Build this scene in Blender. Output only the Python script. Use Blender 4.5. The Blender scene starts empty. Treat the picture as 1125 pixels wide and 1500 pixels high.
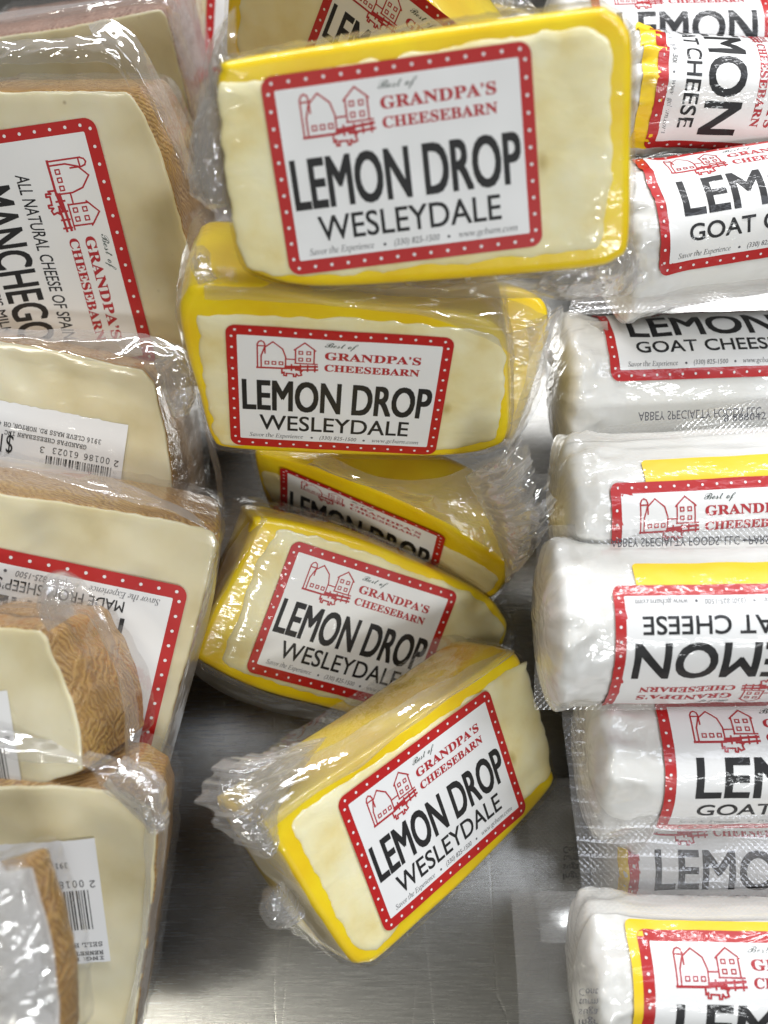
import bpy, bmesh, math, random
from mathutils import Vector, Matrix, noise
CAM = {"loc": [0, 0, 0.463], "R": [[1.0, 0.0, 0.0], [0.0, 0.932958, -0.359984], [0.0, 0.359984, 0.932958]], "fl": 33.6}
DATA = {
 'A': {"pose":[[0.00629,0.20404,0.22936],[[0.9911,-0.12334,-0.05013],[0.0559,0.72723,-0.68411],[0.12084,0.67522,0.72765]]],"out":[[-51.45,33.12],[-46.28,35.24],[5.62,35.86],[56.62,35.47],[63.32,34.08],[67.43,30.22],[69.36,23.21],[68.32,-0.74],[66.88,-30.35],[62.93,-36.12],[51.23,-37.9],[-2.57,-35.87],[-35.36,-33.13],[-51.14,-27.39],[-55.34,-22.17],[-56.08,-9.46],[-54.59,14.48],[-53.73,27.8]],"cream":[[-52.43,28.01],[-47.49,28.7],[-19.5,29.25],[8.97,30.02],[42.75,30.73],[54.45,30.3],[61.15,27.84],[63.12,23.11],[62.51,-0.02],[60.8,-19.43],[57.93,-29.28],[51.51,-31.84],[19.55,-31.85],[-10.76,-31.05],[-37.07,-29.9],[-49.9,-26.67],[-54.39,-21.86],[-55.6,-11.59],[-54.69,10.57]],"T":45,"flaps":[[[[-45.24,49.48,-8.0],[-54.12,41.4,-8.0],[-59.8,28.81,-8.0],[-65.41,11.7,-8.0],[-69.7,1.56,-8.0],[-64.47,-5.99,-8.0]],[[-45.98,34.44,-3.0],[-50.28,29.35,-3.0],[-54.23,16.36,-3.0],[-55.22,6.57,-3.0],[-55.64,-1.5,-3.0],[-55.86,-9.75,-3.0]],1.0],[[[-38.2,-31.97,-6.0],[-2.66,-35.25,-6.0],[32.54,-36.76,-6.0],[58.63,-35.53,-6.0],[68.43,-30.14,-6.0]],[[-34.1,-37.9,-22.0],[0.6,-44.49,-22.0],[33.0,-48.25,-22.0],[53.63,-51.57,-22.0],[66.39,-47.3,-22.0]],1.0]],"bunches":[[[[-49.24,31.32,-8.0],[-54.14,14.33,-8.0],[-56.15,-5.94,-8.0]],[[-58.69,33.75,-14.0],[-65.86,17.74,-14.0],[-71.35,1.84,-14.0],[-67.95,-6.26,-14.0],[-60.25,-6.76,-14.0]],2.2,3],[[[41.35,-38.94,-8.0],[56.74,-36.42,-8.0],[67.76,-29.21,-8.0]],[[35.33,-45.65,-20.0],[53.34,-51.66,-20.0],[65.93,-50.81,-20.0],[73.61,-42.64,-20.0]],2.2,3],[[[67.57,-41.91,-15.0],[69.98,-34.52,-15.0]],[[64.73,-52.51,-20.0],[75.03,-49.13,-20.0]],2.0,2]]},
 'B': {"pose":[[-0.01728,0.16886,0.14872],[[0.9965,0.08299,0.01013],[-0.01959,0.34959,-0.9367],[-0.08128,0.93322,0.34999]]],"out":[[-55.95,30.62],[-53.29,38.71],[-47.74,44.05],[-23.55,43.72],[0.83,40.87],[22.71,40.56],[46.11,38.05],[56.89,30.94],[61.59,15.84],[67.25,-16.61],[62.13,-25.95],[45.45,-31.38],[16.72,-33.48],[-9.54,-34.24],[-40.94,-33.49],[-47.85,-28.01],[-51.47,-5.71],[-54.63,13.43]],"cream":[[-49.35,28.81],[-46.87,31.59],[-18.93,33.13],[9.19,34.1],[33.02,32.99],[47.49,32.31],[54.7,29.58],[58.74,21.93],[60.75,9.29],[62.91,-14.74],[59.92,-20.85],[40.59,-27.52],[2.94,-29.52],[-38.43,-30.3],[-45.4,-26.36],[-47.87,-8.84],[-49.49,10.7]],"T":42,"flaps":[[[[-46.53,43.67,-3.0],[-5.39,44.07,-3.0],[26.94,45.43,-3.0],[55.47,43.11,-3.0],[70.83,37.96,-3.0]],[[-46.01,40.87,3.0],[-5.1,41.21,3.0],[27.49,38.61,3.0],[47.31,31.97,3.0],[66.41,20.29,3.0]],0.8],[[[75.26,35.13,-10.0],[77.84,36.8,-10.0],[79.59,15.35,-10.0],[78.86,-8.43,-10.0],[73.22,-33.11,-10.0]],[[64.41,34.37,-4.0],[67.99,22.51,-4.0],[69.37,6.48,-4.0],[68.47,-10.87,-4.0],[67.92,-25.67,-4.0]],0.5]],"bunches":[[[[57.08,27.83,-4.0],[61.73,5.92,-4.0],[66.7,-25.0,-4.0]],[[77.56,33.83,-14.0],[79.12,5.42,-14.0],[74.34,-36.97,-14.0]],1.2,1],[[[-45.68,38.24,-3.0],[-41.97,44.02,-3.0]],[[-51.25,49.32,-4.0],[-48.18,55.54,-4.0],[-45.04,52.42,-4.0]],1.5,2]]},
 'D': {"pose":[[-0.01259,0.09986,0.06468],[[0.86946,0.3539,0.34466],[-0.14125,0.84667,-0.51303],[-0.47337,0.39738,0.78614]]],"out":[[-54.73,34.05],[-18.29,37.55],[15.17,36.08],[52.38,31.99],[66.14,26.01],[71.92,18.92],[72.44,0.55],[71.21,-26.86],[62.69,-37.31],[50.68,-39.04],[11.23,-36.75],[-29.23,-36.19],[-57.5,-30.59],[-61.87,-25.76],[-61.62,-8.76],[-58.36,14.36],[-57.96,29.19]],"cream":[[-47.85,28.56],[-46.32,31.71],[-29.18,32.92],[0.3,32.81],[17.04,31.58],[43.91,30.51],[63.46,23.59],[69.55,18.27],[69.43,3.14],[65.18,-21.52],[58.41,-31.55],[40.77,-32.35],[9.25,-31.77],[-19.91,-31.07],[-43.66,-29.42],[-50.35,-27.52],[-50.3,-23.59],[-50.88,-4.23],[-51.06,13.9]],"T":30,"flaps":[[[[-56.69,33.61,-6.0],[-61.32,17.86,-6.0],[-63.13,-9.58,-6.0],[-61.77,-29.68,-6.0]],[[-53.4,33.81,1.0],[-56.37,21.11,1.0],[-60.19,-3.61,1.0],[-61.61,-25.34,1.0]],0.8],[[[-61.57,-26.58,0.0],[-56.69,-30.38,-0.0],[-29.44,-35.62,0.0],[11.12,-36.46,0.0],[43.27,-38.4,0.0]],[[-59.98,-33.52,-12.0],[-51.86,-41.01,-12.0],[-26.75,-46.76,-12.0],[6.04,-46.72,-12.0],[45.01,-47.79,-12.0]],0.8]],"bunches":[[[[79.24,-31.9,-4.0],[72.76,17.81,-4.0]],[[90.5,-34.64,-12.0],[84.47,16.59,-12.0]],1.2,1]]},
 'E': {"pose":[[0.02052,0.02695,0.08078],[[0.72849,-0.30617,0.61283],[0.56926,0.76821,-0.29291],[-0.3811,0.56224,0.73392]]],"out":[[58.57,35.68],[62.9,25.35],[63.11,9.99],[62.94,-4.45],[60.99,-20.06],[56.27,-30.29],[7.91,-35.94],[-23.17,-36.71],[-44.82,-36.75],[-51.23,-34.28],[-56.31,-28.28],[-61.59,-3.82],[-64.83,17.25],[-67.5,35.78],[-63.26,38.33],[-36.42,38.07],[0.47,36.87],[38.33,36.77]],"cream":[[-57.33,32.91],[-38.76,32.52],[-2.11,30.74],[59.21,28.99],[62.85,23.13],[63.11,9.99],[62.57,-4.23],[60.27,-19.6],[54.71,-24.17],[12.11,-25.89],[-15.89,-26.4],[-40.84,-32.19],[-45.9,-31.22],[-52.05,-25.96],[-55.25,-6.65],[-56.54,8.89],[-57.74,23.42]],"T":38,"flaps":[[[[-68.64,56.12,-2.0],[-45.57,48.97,-2.0],[-13.91,44.18,-2.0],[19.15,42.02,-2.0],[58.85,36.2,-2.0]],[[-66.96,36.06,2.0],[-38.73,36.16,2.0],[-1.89,35.48,2.0],[31.7,35.3,2.0],[57.03,35.22,2.0]],1.0],[[[-67.67,36.23,1.0],[-65.23,17.92,1.0],[-62.0,-3.08,1.0],[-56.74,-27.45,1.0],[-51.69,-33.43,1.0]],[[-73.23,44.93,-14.0],[-69.88,18.65,-14.0],[-64.41,2.94,-14.0],[-58.46,-24.42,-14.0],[-48.9,-41.62,-14.0]],1.0]],"bunches":[[[[-30.72,47.75,-6.0],[-49.64,39.95,-6.0],[-62.91,29.82,-6.0]],[[-64.94,60.68,-4.0],[-74.35,62.43,-4.0],[-80.92,57.02,-4.0],[-81.69,46.99,-4.0],[-77.36,35.91,-4.0],[-70.7,24.83,-4.0]],3.2,4],[[[-65.64,12.77,-6.0],[-62.41,-1.27,-6.0]],[[-71.66,11.6,-8.0],[-76.48,5.78,-8.0],[-74.77,-2.79,-8.0],[-67.74,-4.78,-8.0]],1.6,2]]},
 'C': {"pose":[[-0.01174,0.14946,0.04671],[[0.90851,0.08568,-0.40898],[-0.41764,0.21758,-0.88218],[0.0134,0.97228,0.23346]]],"out":[[-54.46,28.42],[-46.16,32.08],[-24.05,36.98],[3.24,39.57],[21.24,38.87],[39.9,36.65],[63.33,28.64],[69.05,26.76],[70.76,13.94],[68.21,-4.46],[58.92,-14.87],[43.47,-27.86],[15.63,-38.51],[-18.2,-36.84],[-35.36,-30.21],[-48.27,-8.85]],"cream":[[-49.52,18.1],[-37.33,20.7],[-16.96,25.11],[9.69,25.57],[36.4,21.46],[58.19,17.16],[66.34,13.43],[65.04,-1.93],[55.12,-12.74],[28.94,-26.28],[-7.34,-28.5],[-29.84,-19.9],[-44.54,-3.4]],"T":34,"flaps":[[[[-20.27,51.98,2.0],[8.07,52.71,2.0],[30.64,67.39,2.0],[49.37,91.82,2.0],[60.75,107.92,2.0]],[[-25.95,41.86,3.0],[4.51,44.71,3.0],[34.58,42.78,3.0],[60.53,35.96,3.0],[69.79,28.45,3.0]],1.0]],"bunches":[[[[41.26,74.29,2.0],[55.45,52.56,2.0],[69.25,24.76,2.0]],[[58.34,116.39,10.0],[66.82,104.96,10.0],[76.94,88.01,10.0],[77.63,62.15,10.0],[72.49,37.9,10.0]],2.6,3]]},
 'A2': {"pose":[[0.00646,0.30587,0.16836],[[0.78672,0.38798,-0.48014],[-0.57653,0.1838,-0.79613],[-0.22064,0.90315,0.36828]]],"out":[[-79.46,-30.54],[-80.11,-12.23],[-64.1,15.44],[-23.98,30.31],[11.37,25.79],[32.12,13.09],[20.54,-30.11],[-28.64,-64.78],[-67.15,-56.09]],"cream":[[-73.0,-27.73],[-72.57,-13.29],[-59.64,12.74],[-24.95,25.54],[3.56,21.86],[23.63,10.07],[15.2,-26.92],[-28.03,-56.56],[-61.94,-48.72]],"T":42,"bunches":[[[[-65.56,-59.36,-2.0],[-70.79,-38.43,-2.0],[-65.56,-21.66,-2.0]],[[-82.56,-80.43,-14.0],[-86.94,-53.84,-14.0],[-83.28,-27.65,-14.0]],2.2,2]]},
 'A3': {"pose":[[0.04616,0.3994,0.11334],[[0.98617,-0.13227,0.09988],[0.16564,0.76603,-0.6211],[0.00564,0.62905,0.77734]]],"out":[[-45.53,15.75],[-26.2,9.06],[7.16,3.12],[33.67,-8.51],[35.89,-24.32],[-3.34,-32.2],[-42.03,-8.82]],"cream":None,"T":42,"bunches":[[[[-16.35,-14.37,-4.0],[6.25,-14.56,-4.0],[30.94,-12.17,-4.0]],[[-19.36,3.26,6.0],[-0.45,7.04,6.0],[19.42,2.98,6.0],[30.43,-7.63,6.0]],2.6,3]]},
 'B2': {"pose":[[0.03781,0.1976,0.12658],[[0.98381,0.13348,0.11959],[-0.03106,0.78419,-0.61974],[-0.1765,0.60599,0.77564]]],"out":[[-62.57,13.91],[-31.21,21.79],[-4.41,26.5],[14.99,27.62],[25.36,22.2],[27.06,8.74],[25.88,-8.16],[21.38,-31.65],[17.3,-33.55],[-11.54,-35.19],[-52.07,-28.24]],"cream":None,"T":42},
 'M1': {"pose":[[-0.14381,0.35178,0.11104],[[0.99766,-0.06833,0.0],[0.0346,0.50516,-0.86233],[0.05892,0.86032,0.50634]]],"out":[[-51.17,24.43],[-31.63,25.12],[0.95,27.2],[44.66,31.55],[47.16,28.57],[48.48,8.79],[49.46,-15.91],[50.56,-45.79],[47.02,-104.86],[-71.13,-96.77],[-90.56,-87.53]],"T":75,"flaps":[[[[-32.89,34.03,-3.0],[-3.88,35.43,-3.0],[21.78,37.02,-3.0],[48.38,36.86,-3.0],[52.79,16.66,-3.0],[56.05,-14.03,-3.0],[55.06,-61.25,-3.0]],[[-32.44,30.46,2.0],[-3.68,31.32,2.0],[21.9,32.93,2.0],[45.65,32.97,2.0],[46.91,18.15,2.0],[49.23,-15.32,2.0],[49.11,-58.95,2.0]],0.8]],"lab":[[42.2,-13.82,0.0],[41.69,-0.4,-0.0]]},
 'M2': {"pose":[[-0.14006,0.23781,0.13493],[[0.13245,0.99106,-0.01578],[-0.64829,0.07458,-0.75773],[-0.74978,0.11059,0.65238]]],"out":[[-65.16,-12.5],[-63.34,3.06],[-60.16,28.88],[-57.0,50.92],[-54.61,52.68],[-46.89,56.04],[-34.14,58.51],[-15.09,59.93],[3.7,60.83],[34.07,60.54],[61.67,60.41],[65.76,-8.46],[59.62,-56.79]],"T":66,"flaps":[[[[-78.85,7.45,-2.0],[-77.81,25.6,-2.0],[-76.34,43.53,-2.0],[-74.01,50.74,-2.0]],[[-71.95,6.7,2.0],[-69.71,27.09,2.0],[-66.8,47.25,2.0],[-57.11,53.06,2.0]],1.0],[[[-80.99,40.53,-6.0],[-80.84,50.2,-6.0],[-70.48,58.76,-6.0],[-50.53,64.99,-6.0],[-22.15,68.73,-6.0]],[[-73.57,46.23,1.0],[-61.71,53.48,1.0],[-57.51,56.61,1.0],[-41.83,61.72,1.0],[-23.17,65.38,1.0]],1.0]]},
 'M3': {"pose":[[-0.12264,0.16812,0.11199],[[0.99052,0.13587,0.0201],[-0.10173,0.82405,-0.55731],[-0.09229,0.54999,0.83006]]],"out":[[-50.63,34.91],[-34.57,34.15],[-18.45,33.92],[4.63,31.91],[21.86,30.43],[27.72,25.46],[33.1,7.54],[36.99,-8.4],[39.83,-24.79],[43.72,-49.43],[-1.39,-64.38],[-46.52,-70.28]],"T":80,"flaps":[[[[-39.29,37.9,-5.0],[-12.35,41.03,-5.0],[9.32,42.9,-5.0],[24.32,43.58,-5.0],[38.45,39.2,-5.0]],[[-36.41,32.38,2.0],[-17.78,33.58,2.0],[5.21,31.3,2.0],[22.38,29.56,2.0],[29.43,23.13,2.0]],1.0],[[[24.74,43.72,-3.0],[38.84,38.82,-3.0],[44.38,26.61,-3.0],[41.87,14.8,-3.0]],[[10.46,40.2,4.0],[23.77,31.26,4.0],[32.51,17.43,4.0],[37.06,12.24,4.0]],1.0],[[[36.01,18.0,-50.0],[42.57,-1.95,-50.0],[49.31,-22.65,-50.0],[51.28,-39.48,-50.0]],[[40.01,19.54,-40.0],[47.05,0.13,-40.0],[52.81,-17.67,-40.0],[55.48,-41.43,-40.0]],0.7]],"bunches":[[[[26.6,34.21,2.0],[35.2,13.4,2.0]],[[36.28,42.38,4.0],[45.09,28.72,4.0],[42.58,14.65,4.0]],1.8,2]],"price":[[18.47,7.54,-0.0],[-33.43,10.57,-0.0]]},
 'M4': {"pose":[[-0.12924,0.07928,0.11748],[[-0.95367,-0.26527,0.14194],[0.13451,-0.79795,-0.58753],[0.26911,-0.54122,0.79666]]],"out":[[34.55,-55.09],[20.94,-55.84],[2.56,-57.44],[-14.12,-58.58],[-39.7,-59.92],[-53.6,-59.2],[-56.8,-55.13],[-56.7,-34.44],[-56.21,-12.57],[-55.43,5.02],[-55.57,26.03],[-53.69,43.13],[-22.45,49.63],[16.46,56.98]],"T":50,"flaps":[[[[26.53,-66.72,-6.0],[10.39,-68.15,-6.0],[-11.14,-68.25,-6.0],[-26.15,-66.65,-6.0],[-41.9,-63.0,-6.0],[-55.94,-57.14,-6.0]],[[24.33,-65.03,2.0],[8.5,-66.39,2.0],[-13.08,-64.01,2.0],[-32.46,-63.48,2.0],[-42.48,-62.46,2.0],[-53.69,-59.03,2.0]],1.0],[[[-55.7,-56.84,2.0],[-56.12,-35.06,2.0],[-55.35,4.06,2.0],[-53.24,41.42,2.0]],[[-58.66,-50.41,-12.0],[-60.39,-26.78,-12.0],[-59.96,6.95,-12.0],[-58.87,53.09,-12.0]],0.7]]},
 'M5': {"pose":[[-0.11421,0.06034,0.15186],[[0.97716,0.06928,-0.20092],[-0.15396,0.88244,-0.44451],[0.1465,0.46529,0.87295]]],"out":[[-27.84,17.77],[-12.82,17.44],[1.91,17.8],[3.92,16.0],[7.55,8.5],[13.76,-3.24],[17.03,-13.8],[18.48,-27.45],[3.49,-34.38],[-26.72,-38.98]],"T":48,"flaps":[[[[-23.58,28.96,-12.0],[-10.77,28.93,-12.0],[-1.09,34.62,-12.0],[7.17,33.87,-12.0],[15.11,26.63,-12.0],[22.85,11.26,-12.0],[29.87,-4.23,-12.0],[32.38,-28.75,-12.0]],[[-24.67,18.71,-14.0],[-9.23,21.17,-14.0],[-1.54,19.67,-14.0],[3.54,19.07,-14.0],[11.04,19.93,-14.0],[18.44,9.06,-14.0],[23.91,-3.72,-14.0],[26.42,-28.7,-14.0]],0.9]],"bunches":[[[[6.12,18.52,3.0],[15.43,25.17,3.0]],[[3.22,30.71,2.0],[7.78,37.85,2.0],[16.38,36.12,2.0]],2.0,2]],"price":[[-9.05,-3.48,0.0],[-16.02,-4.86,0.0]]},
 'M6': {"pose":[[-0.10638,-0.0064,0.11539],[[0.99875,0.0,0.04993],[0.02692,0.84213,-0.5386],[-0.04205,0.53927,0.84108]]],"out":[[-32.3,43.22],[-19.22,42.63],[-1.65,42.42],[20.33,39.9],[28.97,34.27],[30.79,25.56],[29.45,6.7],[26.89,-8.65],[23.09,-29.55],[18.67,-56.42],[-4.15,-63.7],[-41.47,-62.04]],"T":40,"flaps":[[[[-20.58,61.59,-2.0],[-5.56,57.91,-2.0],[9.51,52.51,-2.0],[24.8,48.02,-2.0],[33.38,40.47,-2.0],[34.17,28.06,-2.0]],[[-19.36,55.37,3.0],[-4.48,52.17,3.0],[10.56,49.42,3.0],[15.52,40.64,3.0],[23.99,34.34,3.0],[28.0,25.63,3.0]],1.0],[[[27.66,31.72,2.0],[26.14,5.55,2.0],[23.03,-20.12,2.0],[15.96,-49.15,2.0]],[[33.51,28.36,-6.0],[31.78,10.56,-6.0],[26.95,-18.12,-6.0],[20.59,-56.05,-6.0]],0.7]],"bunches":[[[[14.32,43.04,2.0],[27.86,26.79,2.0]],[[21.68,52.96,3.0],[34.03,45.46,3.0],[35.03,28.39,3.0]],1.8,2]],"price":[[10.4,23.66,-0.0],[-20.86,21.84,-0.0]]},
 'M7': {"pose":[[-0.10656,-0.02379,0.15906],[[0.96438,0.17203,-0.20092],[-0.24625,0.86126,-0.44451],[0.09657,0.47815,0.87295]]],"out":[[-20.25,19.74],[-10.12,26.88],[-2.42,31.16],[0.06,28.73],[6.0,16.77],[11.2,5.59],[14.07,-4.23],[16.79,-20.7],[-0.35,-30.78],[-13.33,-35.1]],"T":16,"flaps":[[[[-11.52,31.27,2.0],[-3.19,33.61,2.0],[1.51,33.69,2.0],[7.58,20.46,2.0],[12.11,9.21,2.0],[16.87,-12.75,2.0]],[[-10.83,25.07,5.0],[-6.42,24.26,5.0],[-1.76,21.46,5.0],[0.6,11.72,5.0],[0.91,1.28,5.0],[1.27,-17.86,5.0]],1.0]],"bunches":[[[[2.23,33.07,2.0],[11.63,11.17,2.0],[17.28,-12.61,2.0]],[[-11.2,33.33,6.0],[-7.63,5.62,6.0],[-4.73,-16.95,6.0]],2.4,3]]},
 'M8': {"pose":[[-0.12634,0.03758,0.1002],[[0.99066,0.13636,0.0],[-0.11468,0.83319,-0.54097],[-0.07377,0.53591,0.84104]]],"out":[[-30.4,6.73],[-15.82,13.6],[-4.65,14.06],[9.11,13.52],[26.42,9.66],[25.99,-10.26],[-13.87,-21.34],[-28.98,-23.42]],"T":40},
 'MX': {"pose":[[-0.10864,0.4263,0.07012],[[0.99374,0.04999,0.09988],[0.02301,0.7834,-0.6211],[-0.10929,0.61951,0.77734]]],"out":[[-4.99,32.78],[62.03,37.57],[62.51,17.66],[63.33,-16.57],[56.34,-45.37],[-6.2,-48.94]],"T":40,"lab":[[10.15,-16.41,0.0],[12.58,27.49,0.0]]},
 'G0': {"pose":[[0.0934,0.35658,0.14183],[[0.99985,-0.01743,0.0],[0.01656,0.94963,-0.31295],[0.00545,0.3129,0.94977]]]},
 'G1': {"pose":[[0.10615,0.29455,0.17792],[[0.99863,0.05234,0.0],[-0.04883,0.93168,-0.35998],[-0.01884,0.35949,0.93296]]]},
 'G2': {"pose":[[0.10278,0.23405,0.16529],[[0.98769,-0.15643,0.0],[0.14595,0.92147,-0.35998],[0.05631,0.35555,0.93296]]],"sheets":[[[-26.49,-11.69,-20.0],[61.49,-26.13,-18.0],[53.82,-40.72,-6.0],[-36.74,-29.27,-10.0]]],"bunches":[[[[0.04,12.84,-7.0],[1.89,-0.79,-7.0],[0.71,-16.62,-7.0]],[[-5.65,14.59,-26.0],[-9.62,-1.62,-26.0],[-6.53,-17.54,-26.0]],2.0,2]]},
 'G3': {"pose":[[0.09301,0.19382,0.11547],[[0.99939,-0.0349,0.0],[0.03256,0.93239,-0.35998],[0.01256,0.35976,0.93296]]],"sheets":[[[-48.19,7.58,-60.0],[3.67,5.77,-60.0],[4.59,-28.72,-70.0],[-48.34,-24.89,-70.0]]],"bunches":[[[[1.65,24.43,-7.0],[1.91,7.23,-7.0],[1.31,-9.95,-7.0]],[[-16.9,26.27,-28.0],[-19.34,8.26,-28.0],[-16.41,-11.45,-28.0]],1.8,2]]},
 'G4': {"pose":[[0.08357,0.12838,0.1331],[[0.99863,-0.05234,0.0],[0.04883,0.93168,-0.35998],[0.01884,0.35949,0.93296]]],"sheets":[[[-16.08,28.63,-12.0],[80.14,41.39,-12.0],[89.3,-19.78,-40.0],[-16.51,-11.56,-45.0]]],"bunches":[[[[2.01,11.79,-7.0],[1.09,4.09,-7.0],[0.11,-4.89,-7.0]],[[-7.72,20.59,-26.0],[-7.32,7.52,-26.0],[-5.93,-7.5,-26.0]],2.2,2]],"ink":[["ABBEY SPECIALTY FOODS LLC",[14.11,35.84,-6.0],[60.44,35.47,-6.0],[13.94,32.5,-6.0]],["8 888042",[45.66,30.49,-5.0],[61.59,30.68,-5.0],[45.81,33.31,-5.0]]]},
 'G5': {"pose":[[0.07955,0.08031,0.14027],[[0.99985,-0.01745,0.0],[0.01628,0.93282,-0.35998],[0.00628,0.35993,0.93296]]],"sheets":[[[-22.41,36.34,-24.0],[77.3,40.41,-24.0],[76.01,-33.41,-24.0],[-24.35,-31.66,-24.0]]],"bunches":[[[[-2.78,19.64,-7.0],[-2.64,0.37,-7.0],[-3.41,-16.46,-7.0]],[[-17.18,21.1,-28.0],[-18.86,-1.89,-28.0],[-15.42,-24.97,-28.0]],1.8,2]],"ink":[["ABBEY SPECIALTY FOODS, LLC \u2022 PARSIPPANY NJ",[3.65,31.5,-18.0],[76.99,31.71,-18.0],[3.59,28.27,-18.0]]]},
 'G6': {"pose":[[0.10179,0.03645,0.10406],[[0.99996,-0.00873,0.0],[0.00814,0.93292,-0.35998],[0.00314,0.35997,0.93296]]],"sheets":[[[-33.4,20.58,-20.0],[60.7,19.76,-20.0],[50.03,-40.77,3.0],[-30.81,-41.05,3.0]]],"bunches":[[[[0.44,19.13,-7.0],[1.55,1.37,-7.0],[0.36,-18.91,-7.0]],[[-19.19,13.83,-30.0],[-19.89,-4.52,-30.0],[-15.0,-32.92,-30.0],[-4.27,-40.3,-30.0]],2.2,2]]},
 'G7': {"pose":[[0.09598,0.00458,0.05961],[[0.99985,0.01745,0.0],[-0.01628,0.93282,-0.35998],[-0.00628,0.35993,0.93296]]],"sheets":[[[-35.2,22.49,-45.0],[81.11,24.52,-45.0],[82.58,-60.06,-45.0],[-23.04,-67.95,-45.0]]],"ink":[["Cont",[-17.51,-5.67,-40.0],[-10.65,-5.55,-40.0],[-17.46,-8.65,-40.0]],["turm",[-17.45,-9.55,-40.0],[-10.58,-9.43,-40.0],[-17.39,-12.53,-40.0]],["suga",[-17.38,-13.43,-40.0],[-10.51,-13.31,-40.0],[-17.33,-16.41,-40.0]],["Ingr",[-17.31,-17.31,-40.0],[-10.44,-17.19,-40.0],[-17.26,-20.29,-40.0]]]},
 'G8': {"pose":[[0.08844,-0.0393,0.09627],[[0.99985,0.01745,0.0],[-0.01628,0.93282,-0.35998],[-0.00628,0.35993,0.93296]]],"sheets":[[[-44.24,33.2,-10.0],[60.0,36.95,-10.0],[72.38,-40.08,-35.0],[-35.21,-41.96,-35.0]]],"bunches":[[[[-0.78,15.53,-7.0],[0.63,3.59,-7.0],[4.47,-10.7,-7.0]],[[-16.77,9.47,-28.0],[-17.25,-7.07,-28.0],[-14.95,-22.29,-28.0]],2.0,2]],"ink":[["Cont",[-22.49,6.76,4.0],[-16.01,6.87,4.0],[-22.45,4.21,4.0]],["turm",[-22.43,3.29,4.0],[-15.95,3.4,4.0],[-22.39,0.74,4.0]],["suga",[-22.37,-0.18,4.0],[-15.89,-0.07,4.0],[-22.33,-2.73,4.0]],["Ingr",[-22.31,-3.66,4.0],[-15.83,-3.54,4.0],[-22.27,-6.2,4.0]]]},
}

S = bpy.context.scene
COL = S.collection
MM = 0.001
# ---------------------------------------------------------------- camera
cd = bpy.data.cameras.new('camera'); cam = bpy.data.objects.new('camera', cd); COL.objects.link(cam)
cam.matrix_world = Matrix.Translation(CAM['loc']) @ Matrix(CAM['R']).to_4x4()
cd.sensor_fit = 'VERTICAL'; cd.sensor_height = 36; cd.sensor_width = 27; cd.lens = CAM['fl']
cd.clip_start = 0.01; cd.clip_end = 50
cd.dof.use_dof = True; cd.dof.focus_distance = 0.37; cd.dof.aperture_fstop = 7.0
S.camera = cam
# ---------------------------------------------------------------- world and lamps
W = bpy.data.worlds.new('World'); S.world = W; W.use_nodes = True
bg = W.node_tree.nodes['Background']; bg.inputs[0].default_value = (0.97, 0.95, 0.88, 1); bg.inputs[1].default_value = 0.10
def lamp(name, loc, target, sx, sy, power, color):
    l = bpy.data.lights.new(name, 'AREA'); l.shape = 'RECTANGLE'; l.size = sx; l.size_y = sy; l.energy = power; l.color = color
    o = bpy.data.objects.new(name, l); COL.objects.link(o); o.location = loc
    o.rotation_euler = (Vector(target) - Vector(loc)).to_track_quat('-Z', 'Y').to_euler(); return o
lamp('case_tube_light', (0.10, 0.86, 0.88), (0.02, 0.12, 0.05), 1.3, 0.06, 14.0, (0.96, 0.97, 1.0))
lamp('front_tube_light', (-0.42, -0.27, 1.05), (0.0, 0.10, 0.05), 0.22, 0.05, 1.8, (1.0, 0.97, 0.88))
lamp('front_fill_light', (0.52, -1.0, 1.0), (0.0, 0.12, 0.08), 0.40, 0.10, 7.5, (0.96, 0.99, 1.0))  # added fill to brighten the front faces, set off their mirror angle
lamp('overhead_fill_light', (0.75, 0.15, 1.2), (0.05, 0.10, 0.05), 0.25, 0.9, 4.8, (0.84, 0.89, 1.0))  # soft bluish fill added from above, not a known fixture
vs = S.view_settings; vs.view_transform = 'Standard'; vs.look = 'None'; vs.exposure = 0.16; vs.gamma = 1.0
S.cycles.transparent_max_bounces = 24; S.cycles.max_bounces = 8; S.cycles.use_denoising = True
S.cycles.caustics_reflective = False; S.cycles.caustics_refractive = False
# ---------------------------------------------------------------- materials
def newmat(name):
    m = bpy.data.materials.new(name); m.use_nodes = True; nt = m.node_tree
    return m, nt, nt.nodes['Principled BSDF']
def nd(nt, t, **kw):
    n = nt.nodes.new(t)
    for k, v in kw.items():
        if k in n.inputs: n.inputs[k].default_value = v
        else: setattr(n, k, v)
    return n
def ramp(nt, src, stops):
    r = nt.nodes.new('ShaderNodeValToRGB'); e = r.color_ramp.elements
    while len(e) < len(stops): e.new(0.5)
    for i, (p, c) in enumerate(stops): e[i].position = p; e[i].color = (*c, 1) if len(c) == 3 else c
    nt.links.new(src, r.inputs[0]); return r
def coords(nt, scale=(1, 1, 1), rot=(0, 0, 0)):
    tc = nd(nt, 'ShaderNodeTexCoord'); mp = nd(nt, 'ShaderNodeMapping')
    mp.inputs['Scale'].default_value = scale; mp.inputs['Rotation'].default_value = rot
    nt.links.new(tc.outputs['Object'], mp.inputs[0]); return mp.outputs[0]
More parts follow.
